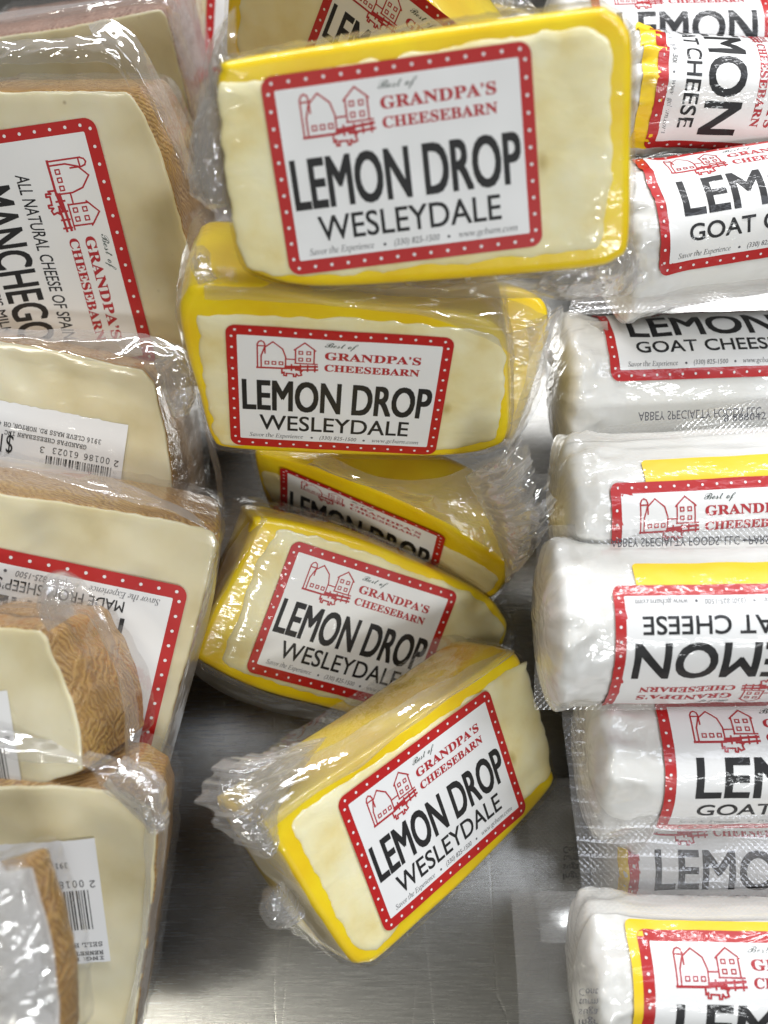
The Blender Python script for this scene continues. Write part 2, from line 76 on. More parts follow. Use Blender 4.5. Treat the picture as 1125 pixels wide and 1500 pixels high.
def film_bump(nt, strength=0.35, scale=1.0, dist=0.0012):
    """creases of the cling film: stretched noise plus thin ridges"""
    L = nt.links
    v = coords(nt, (60*scale, 150*scale, 90*scale), (0, 0, 0.5))
    n1 = nd(nt, 'ShaderNodeTexNoise', Scale=1.0, Detail=3.0, Distortion=1.2); L.new(v, n1.inputs['Vector'])
    v2 = coords(nt, (38*scale, 90*scale, 60*scale), (0, 0, -0.7))
    n2 = nd(nt, 'ShaderNodeTexNoise', Scale=1.0, Detail=2.0, Distortion=2.0); L.new(v2, n2.inputs['Vector'])
    a = nd(nt, 'ShaderNodeMath', operation='SUBTRACT'); L.new(n2.outputs['Fac'], a.inputs[0]); a.inputs[1].default_value = 0.5
    b = nd(nt, 'ShaderNodeMath', operation='ABSOLUTE'); L.new(a.outputs[0], b.inputs[0])
    c = nd(nt, 'ShaderNodeMath', operation='MULTIPLY_ADD'); L.new(b.outputs[0], c.inputs[0]); c.inputs[1].default_value = -1.8; L.new(n1.outputs['Fac'], c.inputs[2])
    bp = nd(nt, 'ShaderNodeBump', Strength=strength, Distance=dist); L.new(c.outputs[0], bp.inputs['Height'])
    return bp.outputs[0]
def coat(nt, p, w=1.0, rough=0.06, strength=0.3, scale=1.0):
    p.inputs['Coat Weight'].default_value = w; p.inputs['Coat Roughness'].default_value = rough; p.inputs['Coat IOR'].default_value = 1.45
    nt.links.new(film_bump(nt, strength, scale), p.inputs['Coat Normal'])
def sss(p, w, col, r):
    p.inputs['Subsurface Weight'].default_value = w; p.inputs['Subsurface Radius'].default_value = col; p.inputs['Subsurface Scale'].default_value = r

def m_wax():
    m, nt, p = newmat('yellow_wax')
    n = nd(nt, 'ShaderNodeTexNoise', Scale=45.0, Detail=4.0); nt.links.new(coords(nt), n.inputs['Vector'])
    r = ramp(nt, n.outputs['Fac'], [(0.3, (0.82, 0.54, 0.004)), (0.7, (0.90, 0.68, 0.012))]); nt.links.new(r.outputs[0], p.inputs['Base Color'])
    p.inputs['Roughness'].default_value = 0.38; sss(p, 0.15, (1.0, 0.6, 0.05), 0.003); coat(nt, p, 0.8, 0.07, 0.30)
    b = nd(nt, 'ShaderNodeBump', Strength=0.25, Distance=0.0008); n2 = nd(nt, 'ShaderNodeTexNoise', Scale=120.0, Detail=3.0)
    nt.links.new(coords(nt), n2.inputs['Vector']); nt.links.new(n2.outputs['Fac'], b.inputs['Height']); nt.links.new(b.outputs[0], p.inputs['Normal'])
    return m
def m_cream():
    m, nt, p = newmat('lemon_cheese'); L = nt.links
    n = nd(nt, 'ShaderNodeTexNoise', Scale=55.0, Detail=8.0); L.new(coords(nt), n.inputs['Vector'])
    r = ramp(nt, n.outputs['Fac'], [(0.28, (0.76, 0.62, 0.26)), (0.46, (0.83, 0.73, 0.40)), (0.70, (0.88, 0.81, 0.53))])
    v = nd(nt, 'ShaderNodeTexVoronoi', Scale=85.0); v.inputs['Randomness'].default_value = 1.0; L.new(coords(nt, (1, 0.55, 1), (0, 0, 0.3)), v.inputs['Vector'])
    sp = ramp(nt, v.outputs['Distance'], [(0.0, (1, 1, 1)), (0.20, (0, 0, 0))])
    n3 = nd(nt, 'ShaderNodeTexNoise', Scale=34.0, Detail=1.0); L.new(coords(nt), n3.inputs['Vector'])
    g = ramp(nt, n3.outputs['Fac'], [(0.54, (0, 0, 0)), (0.62, (0.85, 0.85, 0.85))])
    mu = nd(nt, 'ShaderNodeMath', operation='MULTIPLY'); L.new(sp.outputs[0], mu.inputs[0]); L.new(g.outputs[0], mu.inputs[1])
    mx = nd(nt, 'ShaderNodeMixRGB'); L.new(mu.outputs[0], mx.inputs[0]); L.new(r.outputs[0], mx.inputs[1]); mx.inputs[2].default_value = (0.46, 0.34, 0.09, 1)
    L.new(mx.outputs[0], p.inputs['Base Color']); p.inputs['Roughness'].default_value = 0.55
    sss(p, 0.3, (1.0, 0.8, 0.35), 0.003); coat(nt, p, 0.9, 0.08, 0.34, 0.5)
    n2 = nd(nt, 'ShaderNodeTexNoise', Scale=1.0, Detail=4.0, Distortion=0.6); L.new(coords(nt, (70, 130, 70), (0, 0, 0.9)), n2.inputs['Vector'])
    b = nd(nt, 'ShaderNodeBump', Strength=0.30, Distance=0.0012); L.new(n2.outputs['Fac'], b.inputs['Height']); L.new(b.outputs[0], p.inputs['Normal'])
    return m
def m_ivory():
    m, nt, p = newmat('ivory_cheese'); L = nt.links
    n = nd(nt, 'ShaderNodeTexNoise', Scale=22.0, Detail=8.0); L.new(coords(nt), n.inputs['Vector'])
    r = ramp(nt, n.outputs['Fac'], [(0.28, (0.54, 0.44, 0.22)), (0.46, (0.68, 0.59, 0.37)), (0.70, (0.77, 0.70, 0.51))])
    v = nd(nt, 'ShaderNodeTexVoronoi', Scale=140.0); L.new(coords(nt), v.inputs['Vector'])
    sp = ramp(nt, v.outputs['Distance'], [(0.0, (1, 1, 1)), (0.14, (0, 0, 0))])
    n3 = nd(nt, 'ShaderNodeTexNoise', Scale=26.0); L.new(coords(nt), n3.inputs['Vector'])
    g = ramp(nt, n3.outputs['Fac'], [(0.56, (0, 0, 0)), (0.64, (0.85, 0.85, 0.85))])
    mu = nd(nt, 'ShaderNodeMath', operation='MULTIPLY'); L.new(sp.outputs[0], mu.inputs[0]); L.new(g.outputs[0], mu.inputs[1])
    mx = nd(nt, 'ShaderNodeMixRGB'); L.new(mu.outputs[0], mx.inputs[0]); L.new(r.outputs[0], mx.inputs[1]); mx.inputs[2].default_value = (0.13, 0.08, 0.03, 1)
    L.new(mx.outputs[0], p.inputs['Base Color']); p.inputs['Roughness'].default_value = 0.5
    sss(p, 0.35, (1.0, 0.75, 0.35), 0.004); coat(nt, p, 0.8, 0.14, 0.2, 0.45)
    return m
def m_rind(name, c0, c1, c2):
    m, nt, p = newmat(name); L = nt.links
    def weave(rot, sc):
        w = nd(nt, 'ShaderNodeTexWave', Scale=sc, Distortion=7.0, Detail=4.0); w.inputs['Detail Scale'].default_value = 1.6
        L.new(coords(nt, (1, 1, 1), rot), w.inputs['Vector']); return w
    a = weave((0.5, 0.8, 0.75), 165); b = weave((-0.7, -0.3, -0.85), 165)
    ck = nd(nt, 'ShaderNodeTexNoise', Scale=75.0, Detail=1.0); L.new(coords(nt, (1, 1, 1), (0.3, 0.3, 0.2)), ck.inputs['Vector']); ckr = ramp(nt, ck.outputs['Fac'], [(0.47, (0, 0, 0)), (0.53, (1, 1, 1))])
    mx = nd(nt, 'ShaderNodeMixRGB'); L.new(ckr.outputs[0], mx.inputs[0]); L.new(a.outputs['Color'], mx.inputs[1]); L.new(b.outputs['Color'], mx.inputs[2])
    n = nd(nt, 'ShaderNodeTexNoise', Scale=90.0, Detail=5.0); L.new(coords(nt), n.inputs['Vector'])
    ad = nd(nt, 'ShaderNodeMixRGB', blend_type='MULTIPLY'); ad.inputs[0].default_value = 1.0; L.new(mx.outputs[0], ad.inputs[1]); L.new(n.outputs['Fac'], ad.inputs[2])
    r = ramp(nt, ad.outputs[0], [(0.02, c0), (0.2, c1), (0.5, c2)])
    pn = nd(nt, 'ShaderNodeTexNoise', Scale=38.0, Detail=5.0); L.new(coords(nt), pn.inputs['Vector']); pr = ramp(nt, pn.outputs['Fac'], [(0.35, (0, 0, 0)), (0.65, (0.85, 0.85, 0.85))])
    ag = nd(nt, 'ShaderNodeMixRGB'); L.new(pr.outputs[0], ag.inputs[0]); L.new(r.outputs[0], ag.inputs[1]); ag.inputs[2].default_value = (*[x*1.05 for x in c1], 1)
    L.new(ag.outputs[0], p.inputs['Base Color'])
    p.inputs['Roughness'].default_value = 0.5; coat(nt, p, 0.6, 0.1, 0.3)
    bp = nd(nt, 'ShaderNodeBump', Strength=0.7, Distance=0.0012); L.new(ad.outputs[0], bp.inputs['Height']); L.new(bp.outputs[0], p.inputs['Normal'])
    return m
def m_print(name, col, rough=0.45, cw=0.45, st=0.3):
    m, nt, p = newmat(name); p.inputs['Base Color'].default_value = (*col, 1); p.inputs['Roughness'].default_value = rough
    coat(nt, p, cw, 0.07, st); return m
def m_goat():
    m, nt, p = newmat('white_goat_cheese'); L = nt.links
    n = nd(nt, 'ShaderNodeTexNoise', Scale=22.0, Detail=4.0); L.new(coords(nt), n.inputs['Vector'])
    r = ramp(nt, n.outputs['Fac'], [(0.3, (0.68, 0.67, 0.62)), (0.7, (0.77, 0.77, 0.75))]); L.new(r.outputs[0], p.inputs['Base Color'])
    p.inputs['Roughness'].default_value = 0.4; sss(p, 0.25, (1, 0.9, 0.8), 0.004); coat(nt, p, 1.0, 0.06, 0.7, 0.5)
    return m
def m_film(name='clear_film', haze=0.10, spec=1.0, strength=0.7, scale=1.0, emboss=False, rough=0.07):
    m = bpy.data.materials.new(name); m.use_nodes = True; nt = m.node_tree; L = nt.links
    nt.nodes.clear(); out = nd(nt, 'ShaderNodeOutputMaterial')
    if emboss:
        v = coords(nt, (1, 1, 1), (0, 0, math.pi/4)); ck = nd(nt, 'ShaderNodeTexVoronoi', Scale=620.0); ck.inputs['Randomness'].default_value = 0.0
        ck.distance = 'CHEBYCHEV'; L.new(v, ck.inputs['Vector'])
        b0 = nd(nt, 'ShaderNodeBump', Strength=0.6, Distance=0.0006); L.new(ck.outputs['Distance'], b0.inputs['Height'])
        n1 = nd(nt, 'ShaderNodeTexNoise', Scale=40.0, Detail=2.0); L.new(coords(nt), n1.inputs['Vector'])
        b1 = nd(nt, 'ShaderNodeBump', Strength=0.4, Distance=0.002); L.new(n1.outputs['Fac'], b1.inputs['Height']); L.new(b0.outputs[0], b1.inputs['Normal'])
        nrm = b1.outputs[0]
    else:
        nrm = film_bump(nt, strength, scale, 0.0016)
    tr = nd(nt, 'ShaderNodeBsdfTransparent'); tr.inputs[0].default_value = (0.97, 0.97, 0.97, 1)
    gl = nd(nt, 'ShaderNodeBsdfAnisotropic' if False else 'ShaderNodeBsdfGlossy', Roughness=rough); L.new(nrm, gl.inputs['Normal'])
    df = nd(nt, 'ShaderNodeBsdfDiffuse'); df.inputs[0].default_value = (0.95, 0.94, 0.93, 1); L.new(nrm, df.inputs['Normal'])
    tl = nd(nt, 'ShaderNodeBsdfTranslucent'); tl.inputs[0].default_value = (0.95, 0.94, 0.93, 1)
    dm = nd(nt, 'ShaderNodeMixShader'); dm.inputs[0].default_value = 0.45; L.new(df.outputs[0], dm.inputs[1]); L.new(tl.outputs[0], dm.inputs[2])
    m1 = nd(nt, 'ShaderNodeMixShader'); L.new(tr.outputs[0], m1.inputs[1]); L.new(dm.outputs[0], m1.inputs[2])
    lw = nd(nt, 'ShaderNodeLayerWeight', Blend=0.5)
    hz = nd(nt, 'ShaderNodeMath', operation='MULTIPLY_ADD'); L.new(lw.outputs['Facing'], hz.inputs[0]); hz.inputs[1].default_value = haze*2.2; hz.inputs[2].default_value = haze*0.55
    L.new(hz.outputs[0], m1.inputs[0])
    pw = nd(nt, 'ShaderNodeMath', operation='POWER'); L.new(lw.outputs['Facing'], pw.inputs[0]); pw.inputs[1].default_value = 3.0
    fm = nd(nt, 'ShaderNodeMath', operation='MULTIPLY_ADD', use_clamp=True); L.new(pw.outputs[0], fm.inputs[0]); fm.inputs[1].default_value = 0.30*spec; fm.inputs[2].default_value = 0.085*spec
    m2 = nd(nt, 'ShaderNodeMixShader'); L.new(fm.outputs[0], m2.inputs[0]); L.new(m1.outputs[0], m2.inputs[1]); L.new(gl.outputs[0], m2.inputs[2])
    L.new(m2.outputs[0], out.inputs[0]); return m
def m_steel():
    m, nt, p = newmat('brushed_steel'); L = nt.links
    p.inputs['Metallic'].default_value = 1.0; p.inputs['Base Color'].default_value = (0.40, 0.395, 0.37, 1)
    n = nd(nt, 'ShaderNodeTexNoise', Scale=1.0, Detail=4.0); L.new(coords(nt, (60, 2200, 1), (0, 0, 0.04)), n.inputs['Vector'])
    r = ramp(nt, n.outputs['Fac'], [(0.3, (0.22,)*3), (0.7, (0.29,)*3)]); L.new(r.outputs[0], p.inputs['Roughness'])
    b = nd(nt, 'ShaderNodeBump', Strength=0.035, Distance=0.0003); L.new(n.outputs['Fac'], b.inputs['Height'])
    # fine scratches
    prev = b
    for rot, th in ((0.6, 0.003), (-0.5, 0.003)):
        v = nd(nt, 'ShaderNodeTexVoronoi', Scale=1.0, feature='DISTANCE_TO_EDGE'); L.new(coords(nt, (14, 2.2, 1), (0, 0, rot)), v.inputs['Vector'])
        rr = ramp(nt, v.outputs['Distance'], [(0.0, (0, 0, 0)), (th, (1, 1, 1))])
        bb = nd(nt, 'ShaderNodeBump', Strength=0.12, Distance=0.0003); L.new(rr.outputs[0], bb.inputs['Height']); L.new(prev.outputs[0], bb.inputs['Normal']); prev = bb
    L.new(prev.outputs[0], p.inputs['Normal']); p.inputs['Anisotropic'].default_value = 0.75
    tg = nd(nt, 'ShaderNodeTangent', direction_type='UV_MAP'); L.new(tg.outputs[0], p.inputs['Tangent'])
    return m
WAX, CREAM, IVORY, GOAT = m_wax(), m_cream(), m_ivory(), m_goat()
RIND = m_rind('golden_rind', (0.25, 0.115, 0.025), (0.42, 0.23, 0.06), (0.53, 0.33, 0.11))
RIND_PINK = m_rind('pinkish_rind', (0.16, 0.07, 0.045), (0.46, 0.26, 0.18), (0.60, 0.42, 0.33))
FILM = m_film('clear_film', 0.10, 1.0, 0.8)
FILM_CRUMPLED = m_film('crumpled_film', 0.19, 1.8, 0.22, 0.45)
FILM_MILKY = m_film('milky_film', 0.60, 1.2, 0.15, 0.4)
FILM_TIGHT = m_film('tight_film', 0.03, 1.1, 0.4, 0.8)
POUCH = m_film('embossed_pouch_film', 0.18, 1.1, 0.5, 1.0, True, 0.16)
STEEL = m_steel()
PAPER = m_print('white_label_paper', (0.80, 0.80, 0.79)); RED = m_print('red_print', (0.46, 0.008, 0.008)); BLACK = m_print('black_ink', (0.006, 0.006, 0.007), 0.6, 0.3)
DKRED = m_print('dark_red_ink', (0.42, 0.018, 0.025)); GREY = m_print('grey_ink', (0.10, 0.10, 0.11)); GREEN = m_print('script_ink', (0.03, 0.055, 0.04))
YELLOW = m_print('yellow_print', (0.85, 0.58, 0.006)); INK = m_print('print_on_film', (0.06, 0.06, 0.07), 0.6, 0.0, 0.0)
LABMATS = [RED, PAPER, BLACK, DKRED, GREY, GREEN, YELLOW]
R_, P_, B_, D_, G_, S_, Y_ = range(7)
# ---------------------------------------------------------------- object helpers
def link(name, me, parent=None, mats=(), smooth=True):
    for m in mats: me.materials.append(m)
    if smooth: me.polygons.foreach_set('use_smooth', [True]*len(me.polygons))
    o = bpy.data.objects.new(name, me); COL.objects.link(o)
    if parent: o.parent = parent
    return o
def mesh_of(bm, name):
    me = bpy.data.meshes.new(name); bm.to_mesh(me); bm.free(); return me
def thing(name, key, label, cat, group):
    o = bpy.data.objects.new(name, None); COL.objects.link(o); o.empty_display_size = 0.02
    loc, R = DATA[key]['pose']; o.matrix_world = Matrix.Translation(loc) @ Matrix(R).to_4x4()
    o['label'] = label; o['category'] = cat; o['group'] = group
    return o
def nz(x, y, z, seed=0.0): return noise.noise(Vector((x + seed*7.31, y - seed*3.17, z + seed*1.7)))
def ridge(x, y, z, seed=0.0, oct=3):
    t, a, s = 0, 1.0, 0.0
    for _ in range(oct):
        t += a*(1 - 2*abs(nz(x, y, z, seed))); s += a; x *= 2.1; y *= 2.1; z *= 2.1; a *= 0.5
    return t/s
def smooth_loop(P, n):
    """closed Catmull-Rom through P, n points evenly spaced"""
    k = len(P); pts = []
    for i in range(k):
        p0, p1, p2, p3 = (Vector(P[(i+j-1) % k]) for j in range(4))
        for s in range(12):
            t = s/12
            pts.append(0.5*((2*p1) + (p2-p0)*t + (2*p0-5*p1+4*p2-p3)*t*t + (3*p1-p0-3*p2+p3)*t**3))
    L = [0.0]
    for i in range(len(pts)): L.append(L[-1] + (pts[(i+1) % len(pts)] - pts[i]).length)
    out = []; j = 0
    for i in range(n):
        d = L[-1]*i/n
        while L[j+1] < d: j += 1
        t = (d - L[j])/max(L[j+1]-L[j], 1e-9); out.append(pts[j].lerp(pts[(j+1) % len(pts)], t))
    a = sum(out[i].x*out[(i+1) % n].y - out[(i+1) % n].x*out[i].y for i in range(n))
    return out if a > 0 else out[::-1]
def inset(P, d):
    n = len(P); out = []
    for i in range(n):
        t = (P[(i+7) % n] - P[(i-7) % n])*2 + (P[(i+3) % n] - P[(i-3) % n]); t = t.normalized() if t.length > 1e-9 else Vector((1, 0))
        out.append(P[i] + Vector((-t.y, t.x))*d)
    return out
def loft(bm, rings, closed=True, cap0=False, cap1=False):
    vs = [[bm.verts.new(Vector(p)*MM) for p in r] for r in rings]
    n = len(rings[0])
    for a, b in zip(vs, vs[1:]):
        for i in range(n if closed else n-1):
            j = (i+1) % n; bm.faces.new((a[i], a[j], b[j], b[i]))
    if cap0: bm.faces.new(vs[0][::-1])
    if cap1: bm.faces.new(vs[-1])
    return vs
def slab_mesh(P, prof, name, nse=0.0, seed=0, capin=True, steps=9):
    """prof: list of (inset, z) front to back; the front is filled by rings shrinking to the centre"""
    bm = bmesh.new(); c = sum(P, Vector((0, 0)))/len(P); rings = []
    f = inset(P, prof[0][0])
    for k in range(1, steps):
        t = k/steps; rings.append([(*(c.lerp(q, t)), prof[0][1] + 0.35*nse*nz(*(c.lerp(q, t)*0.09), 0, seed)) for q in f])
    for d, z in prof:
        q = inset(P, d); rings.append([(v.x, v.y, z) for v in q])
    vs = loft(bm, rings)
    cv = bm.verts.new((c.x*MM, c.y*MM, prof[0][1]*MM))
    n = len(P)
    for i in range(n): bm.faces.new((cv, vs[0][(i+1) % n], vs[0][i])[::-1])
    bm.faces.new(vs[-1][::-1])
    bmesh.ops.recalc_face_normals(bm, faces=bm.faces)
    return mesh_of(bm, name)
def film_shell(P, T, seed, off=1.2, amp=2.0, front=0.4):
    bm = bmesh.new(); rings = []; n = len(P); M = 12
    for k in range(M+1):
        t = k/M; z = front - t*(T+2); r = []
        for i, q in enumerate(inset(P, 0)):
            a = max(0, ridge(q.x*0.07, q.y*0.07, z*0.09, seed))*amp*min(1, t*5)
            r.append((q, off*min(1, 0.25+t*6) + a, z))
        rings.append([(*(inset([x[0] for x in r], -x[1])[i] if False else q), z) for i, (q, o, z) in enumerate(r)] if False else r)
    res = []
    nr = [(P[(i+2) % n] - P[(i-2) % n]).normalized() for i in range(n)]
    for r in rings: res.append([(q.x + nr[i].y*o, q.y - nr[i].x*o, z) for i, (q, o, z) in enumerate(r)])
    loft(bm, res); return mesh_of(bm, 'film')
def resample(L, n):
    V = [Vector(p) for p in L]; d = [0.0]
    for a, b in zip(V, V[1:]): d.append(d[-1] + (b-a).length)
    out = []; k = len(V)
    for i in range(n):
        s = d[-1]*i/(n-1); j = 0
        while j < k-2 and d[j+1] < s: j += 1
        t = (s-d[j])/max(d[j+1]-d[j], 1e-9)
        p0, p1, p2, p3 = V[max(j-1, 0)], V[j], V[j+1], V[min(j+2, k-1)]
        out.append(0.5*((2*p1) + (p2-p0)*t + (2*p0-5*p1+4*p2-p3)*t*t + (3*p1-p0-3*p2+p3)*t**3))
    return out
def flap_mesh(U, Lo, amp, seed, nu=70, nv=22):
    """loose sheet of film spanning two edge lines, with folds running along it"""
    bm = bmesh.new(); A, B = resample(U, nu), resample(Lo, nu); g = []
    for j in range(nv):
        t = j/(nv-1); row = []
        for i in range(nu):
            p = A[i].lerp(B[i], t); along = i/(nu-1)
            env = math.sin(math.pi*min(1, max(0, t)))*0.85 + 0.15
            h = 1.9*amp*ridge(along*3.2, t*1.3 + along*1.5, seed*3.1, seed, 2)*env + 1.2*amp*math.sin(math.pi*t)
            w = 1.3*amp*nz(along*7, t*2.5, 0.3, seed+5)
            dirv = (B[i]-A[i]); dirv = dirv.normalized() if dirv.length > 0 else Vector((0, 1, 0))
            edge = 0.8*amp*ridge(along*9, 0.2, seed, seed+9)*(1 if j in (0,) else 0.0 if j < nv-1 else 0.35)
            row.append(bm.verts.new((p + dirv*(w - edge) + Vector((0, 0, h)))*MM))
        g.append(row)
    for a, b in zip(g, g[1:]):
        for i in range(nu-1): bm.faces.new((a[i], a[i+1], b[i+1], b[i]))
    return bm
def bunch_mesh(root, outer, amp, seed, layers=3, nu=110, nv=44):
    """gathered end of the film: pleats fan out from the root line, deepen and curl over at the free edge"""
    bm = bmesh.new()
    for ly in range(layers):
        sd = seed + ly*4.7; A, B = resample(root, nu), resample(outer, nu); g = []; reach = 1.0 - 0.16*ly; L = sum((b-a).length for a, b in zip(B, B[1:]))
        for j in range(nv):
            t = j/(nv-1); row = []
            for i in range(nu):
                u = i/(nu-1); rr = reach*(0.90 + 0.16*ridge(u*L*0.10, 0.5, sd, sd, 2))
                d = B[i]-A[i]; p = A[i] + d*(t*rr); fq = L*0.085
                w = u + 0.10*nz(u*3, t*2.2, sd, sd)
                h = amp*(0.35+1.0*t)*(1.25*ridge(w*fq, t*0.55, sd, sd, 2) + 0.5*ridge(w*fq*1.7, t*2.4, sd, sd+3, 2)) + amp*(2.0-1.1*ly)*math.sin(math.pi*min(1, t*0.95)) - 0.6*amp
                if t > 0.86: h -= amp*1.8*((t-0.86)/0.14)**2
                s_ = amp*0.7*t*nz(u*fq*1.3, t*2, 4, sd+1); dn = d.normalized() if d.length > 1e-6 else Vector((1, 0, 0))
                row.append(bm.verts.new((p + Vector((-dn.y, dn.x, 0))*s_ + Vector((0, 0, h)))*MM))
            g.append(row)
        for a, b in zip(g, g[1:]):
            for i in range(nu-1): bm.faces.new((a[i], a[i+1], b[i+1], b[i]))
    return bm
def join_bm(dst, src):
    me = bpy.data.meshes.new('tmp'); src.to_mesh(me); src.free(); dst.from_mesh(me); bpy.data.meshes.remove(me)
def wrap_loose(key, root, seed):
    d = DATA[key]
    for k, (U, Lo, amp) in enumerate(d.get('flaps', [])):
        link('film_fold', mesh_of(flap_mesh(U, Lo, amp, seed+k*1.9), 'film_fold'), root, [FILM_CRUMPLED])
    for k, (A, B, amp, ly) in enumerate(d.get('bunches', [])):
        link('bunched_film', mesh_of(bunch_mesh(A, B, amp, seed+20+k*2.7, ly), 'bunched_film'), root, [FILM_MILKY if key[0] in 'G' or key == 'M7' else FILM_CRUMPLED])
# ---------------------------------------------------------------- label artwork (flat, millimetres)
class Art:
    def __init__(s): s.V = []; s.F = []; s.M = []
    def add(s, vs, fs, m, z):
        b = len(s.V); s.V += [(x, y, z) for x, y in vs]; s.F += [[b+i for i in f] for f in fs]; s.M += [m]*len(fs)
    def rrect(s, x0, y0, x1, y1, r, m, z, n=6):
        P = []
        for cx, cy, a0 in ((x1-r, y1-r, 0), (x0+r, y1-r, 90), (x0+r, y0+r, 180), (x1-r, y0+r, 270)):
            for k in range(n+1): a = math.radians(a0+90*k/n); P.append((cx+r*math.cos(a), cy+r*math.sin(a)))
        s.add(P, [list(range(len(P)))], m, z)
    def disc(s, x, y, r, m, z, n=8): s.add([(x+r*math.cos(6.2832*k/n), y+r*math.sin(6.2832*k/n)) for k in range(n)], [list(range(n))], m, z)
    def line(s, P, w, m, z, closed=False):
        P = [Vector(p) for p in P]; P = P + [P[0]] if closed else P
        for a, b in zip(P, P[1:]):
            t = (b-a).normalized(); nrm = Vector((-t.y, t.x))*w/2; e = t*w*0.35
            s.add([tuple(a-e-nrm), tuple(b+e-nrm), tuple(b+e+nrm), tuple(a-e+nrm)], [[0, 1, 2, 3]], m, z); z += 0.0008
    def text(s, body, x0, y0, x1, y1, m, z, bold=0.0, shear=0.0, res=4, cap=True):
        if bold > 0:                                   # heavier strokes: the same letters printed again a hair to each side
            b = bold*(y1-y0)
            for k, (dx, dy) in enumerate(((-b, -b), (b, -b), (-b, b), (b, b))): s.text(body, x0+b+dx, y0+b+dy, x1-b+dx, y1-b+dy, m, z+0.004*k, 0, shear, res, cap)
            return
        c = bpy.data.curves.new('type', 'FONT'); c.body = body; c.resolution_u = res; c.offset = 0; c.shear = shear
        o = bpy.data.objects.new('type', c); COL.objects.link(o)
        bpy.context.view_layer.update()
        me = bpy.data.meshes.new_from_object(o.evaluated_get(bpy.context.evaluated_depsgraph_get()))
        xs = [v.co.x for v in me.vertices]; ys = [v.co.y for v in me.vertices]
        a, b = min(xs), max(xs); lo, hi = (0.0, 0.7) if cap else (min(ys), max(ys))
        s.add([(x0+(v.co.x-a)/(b-a)*(x1-x0), y0+(v.co.y-lo)/(hi-lo)*(y1-y0)) for v in me.vertices], [list(p.vertices) for p in me.polygons], m, z)
        bpy.data.objects.remove(o); bpy.data.curves.remove(c); bpy.data.meshes.remove(me)
    def build(s, cut=4.0, lim=None):
        bm = bmesh.new(); vs = [bm.verts.new(v) for v in s.V]
        for f, m in zip(s.F, s.M):
            try: bm.faces.new([vs[i] for i in f]).material_index = m
            except ValueError: pass
        if cut:
            xs = [v[0] for v in s.V]; ys = [v[1] for v in s.V]
            for ax, lo, hi in ((0, min(xs), max(xs)), (1, min(ys), max(ys))):
                k = math.floor(lo/cut)*cut + cut
                while k < hi:
                    co = (k, 0, 0) if ax == 0 else (0, k, 0); no = (1, 0, 0) if ax == 0 else (0, 1, 0)
                    bmesh.ops.bisect_plane(bm, geom=bm.verts[:]+bm.edges[:]+bm.faces[:], plane_co=co, plane_no=no, dist=1e-5); k += cut
        for f in bm.faces: f.normal_update(); 
        for f in bm.faces:
            if f.normal.z < 0: f.normal_flip()
        me = bpy.data.meshes.new('artwork'); bm.to_mesh(me); bm.free(); return me
def mb(t, base, lower=True):
    r = ''
    for ch in t:
        if 'A' <= ch <= 'Z': r += chr(base+ord(ch)-65)
        elif 'a' <= ch <= 'z': r += '\u210e' if (base == 0x1D434 and ch == 'h') else chr(base+26+ord(ch)-97)
        else: r += ch
    return r
def mono(t):
    r = ''
    for ch in t:
        r += chr(0x1D670+ord(ch)-65) if 'A' <= ch <= 'Z' else chr(0x1D7F6+int(ch)) if ch.isdigit() else ch
    return r
Z1, Z2 = 0.08, 0.16
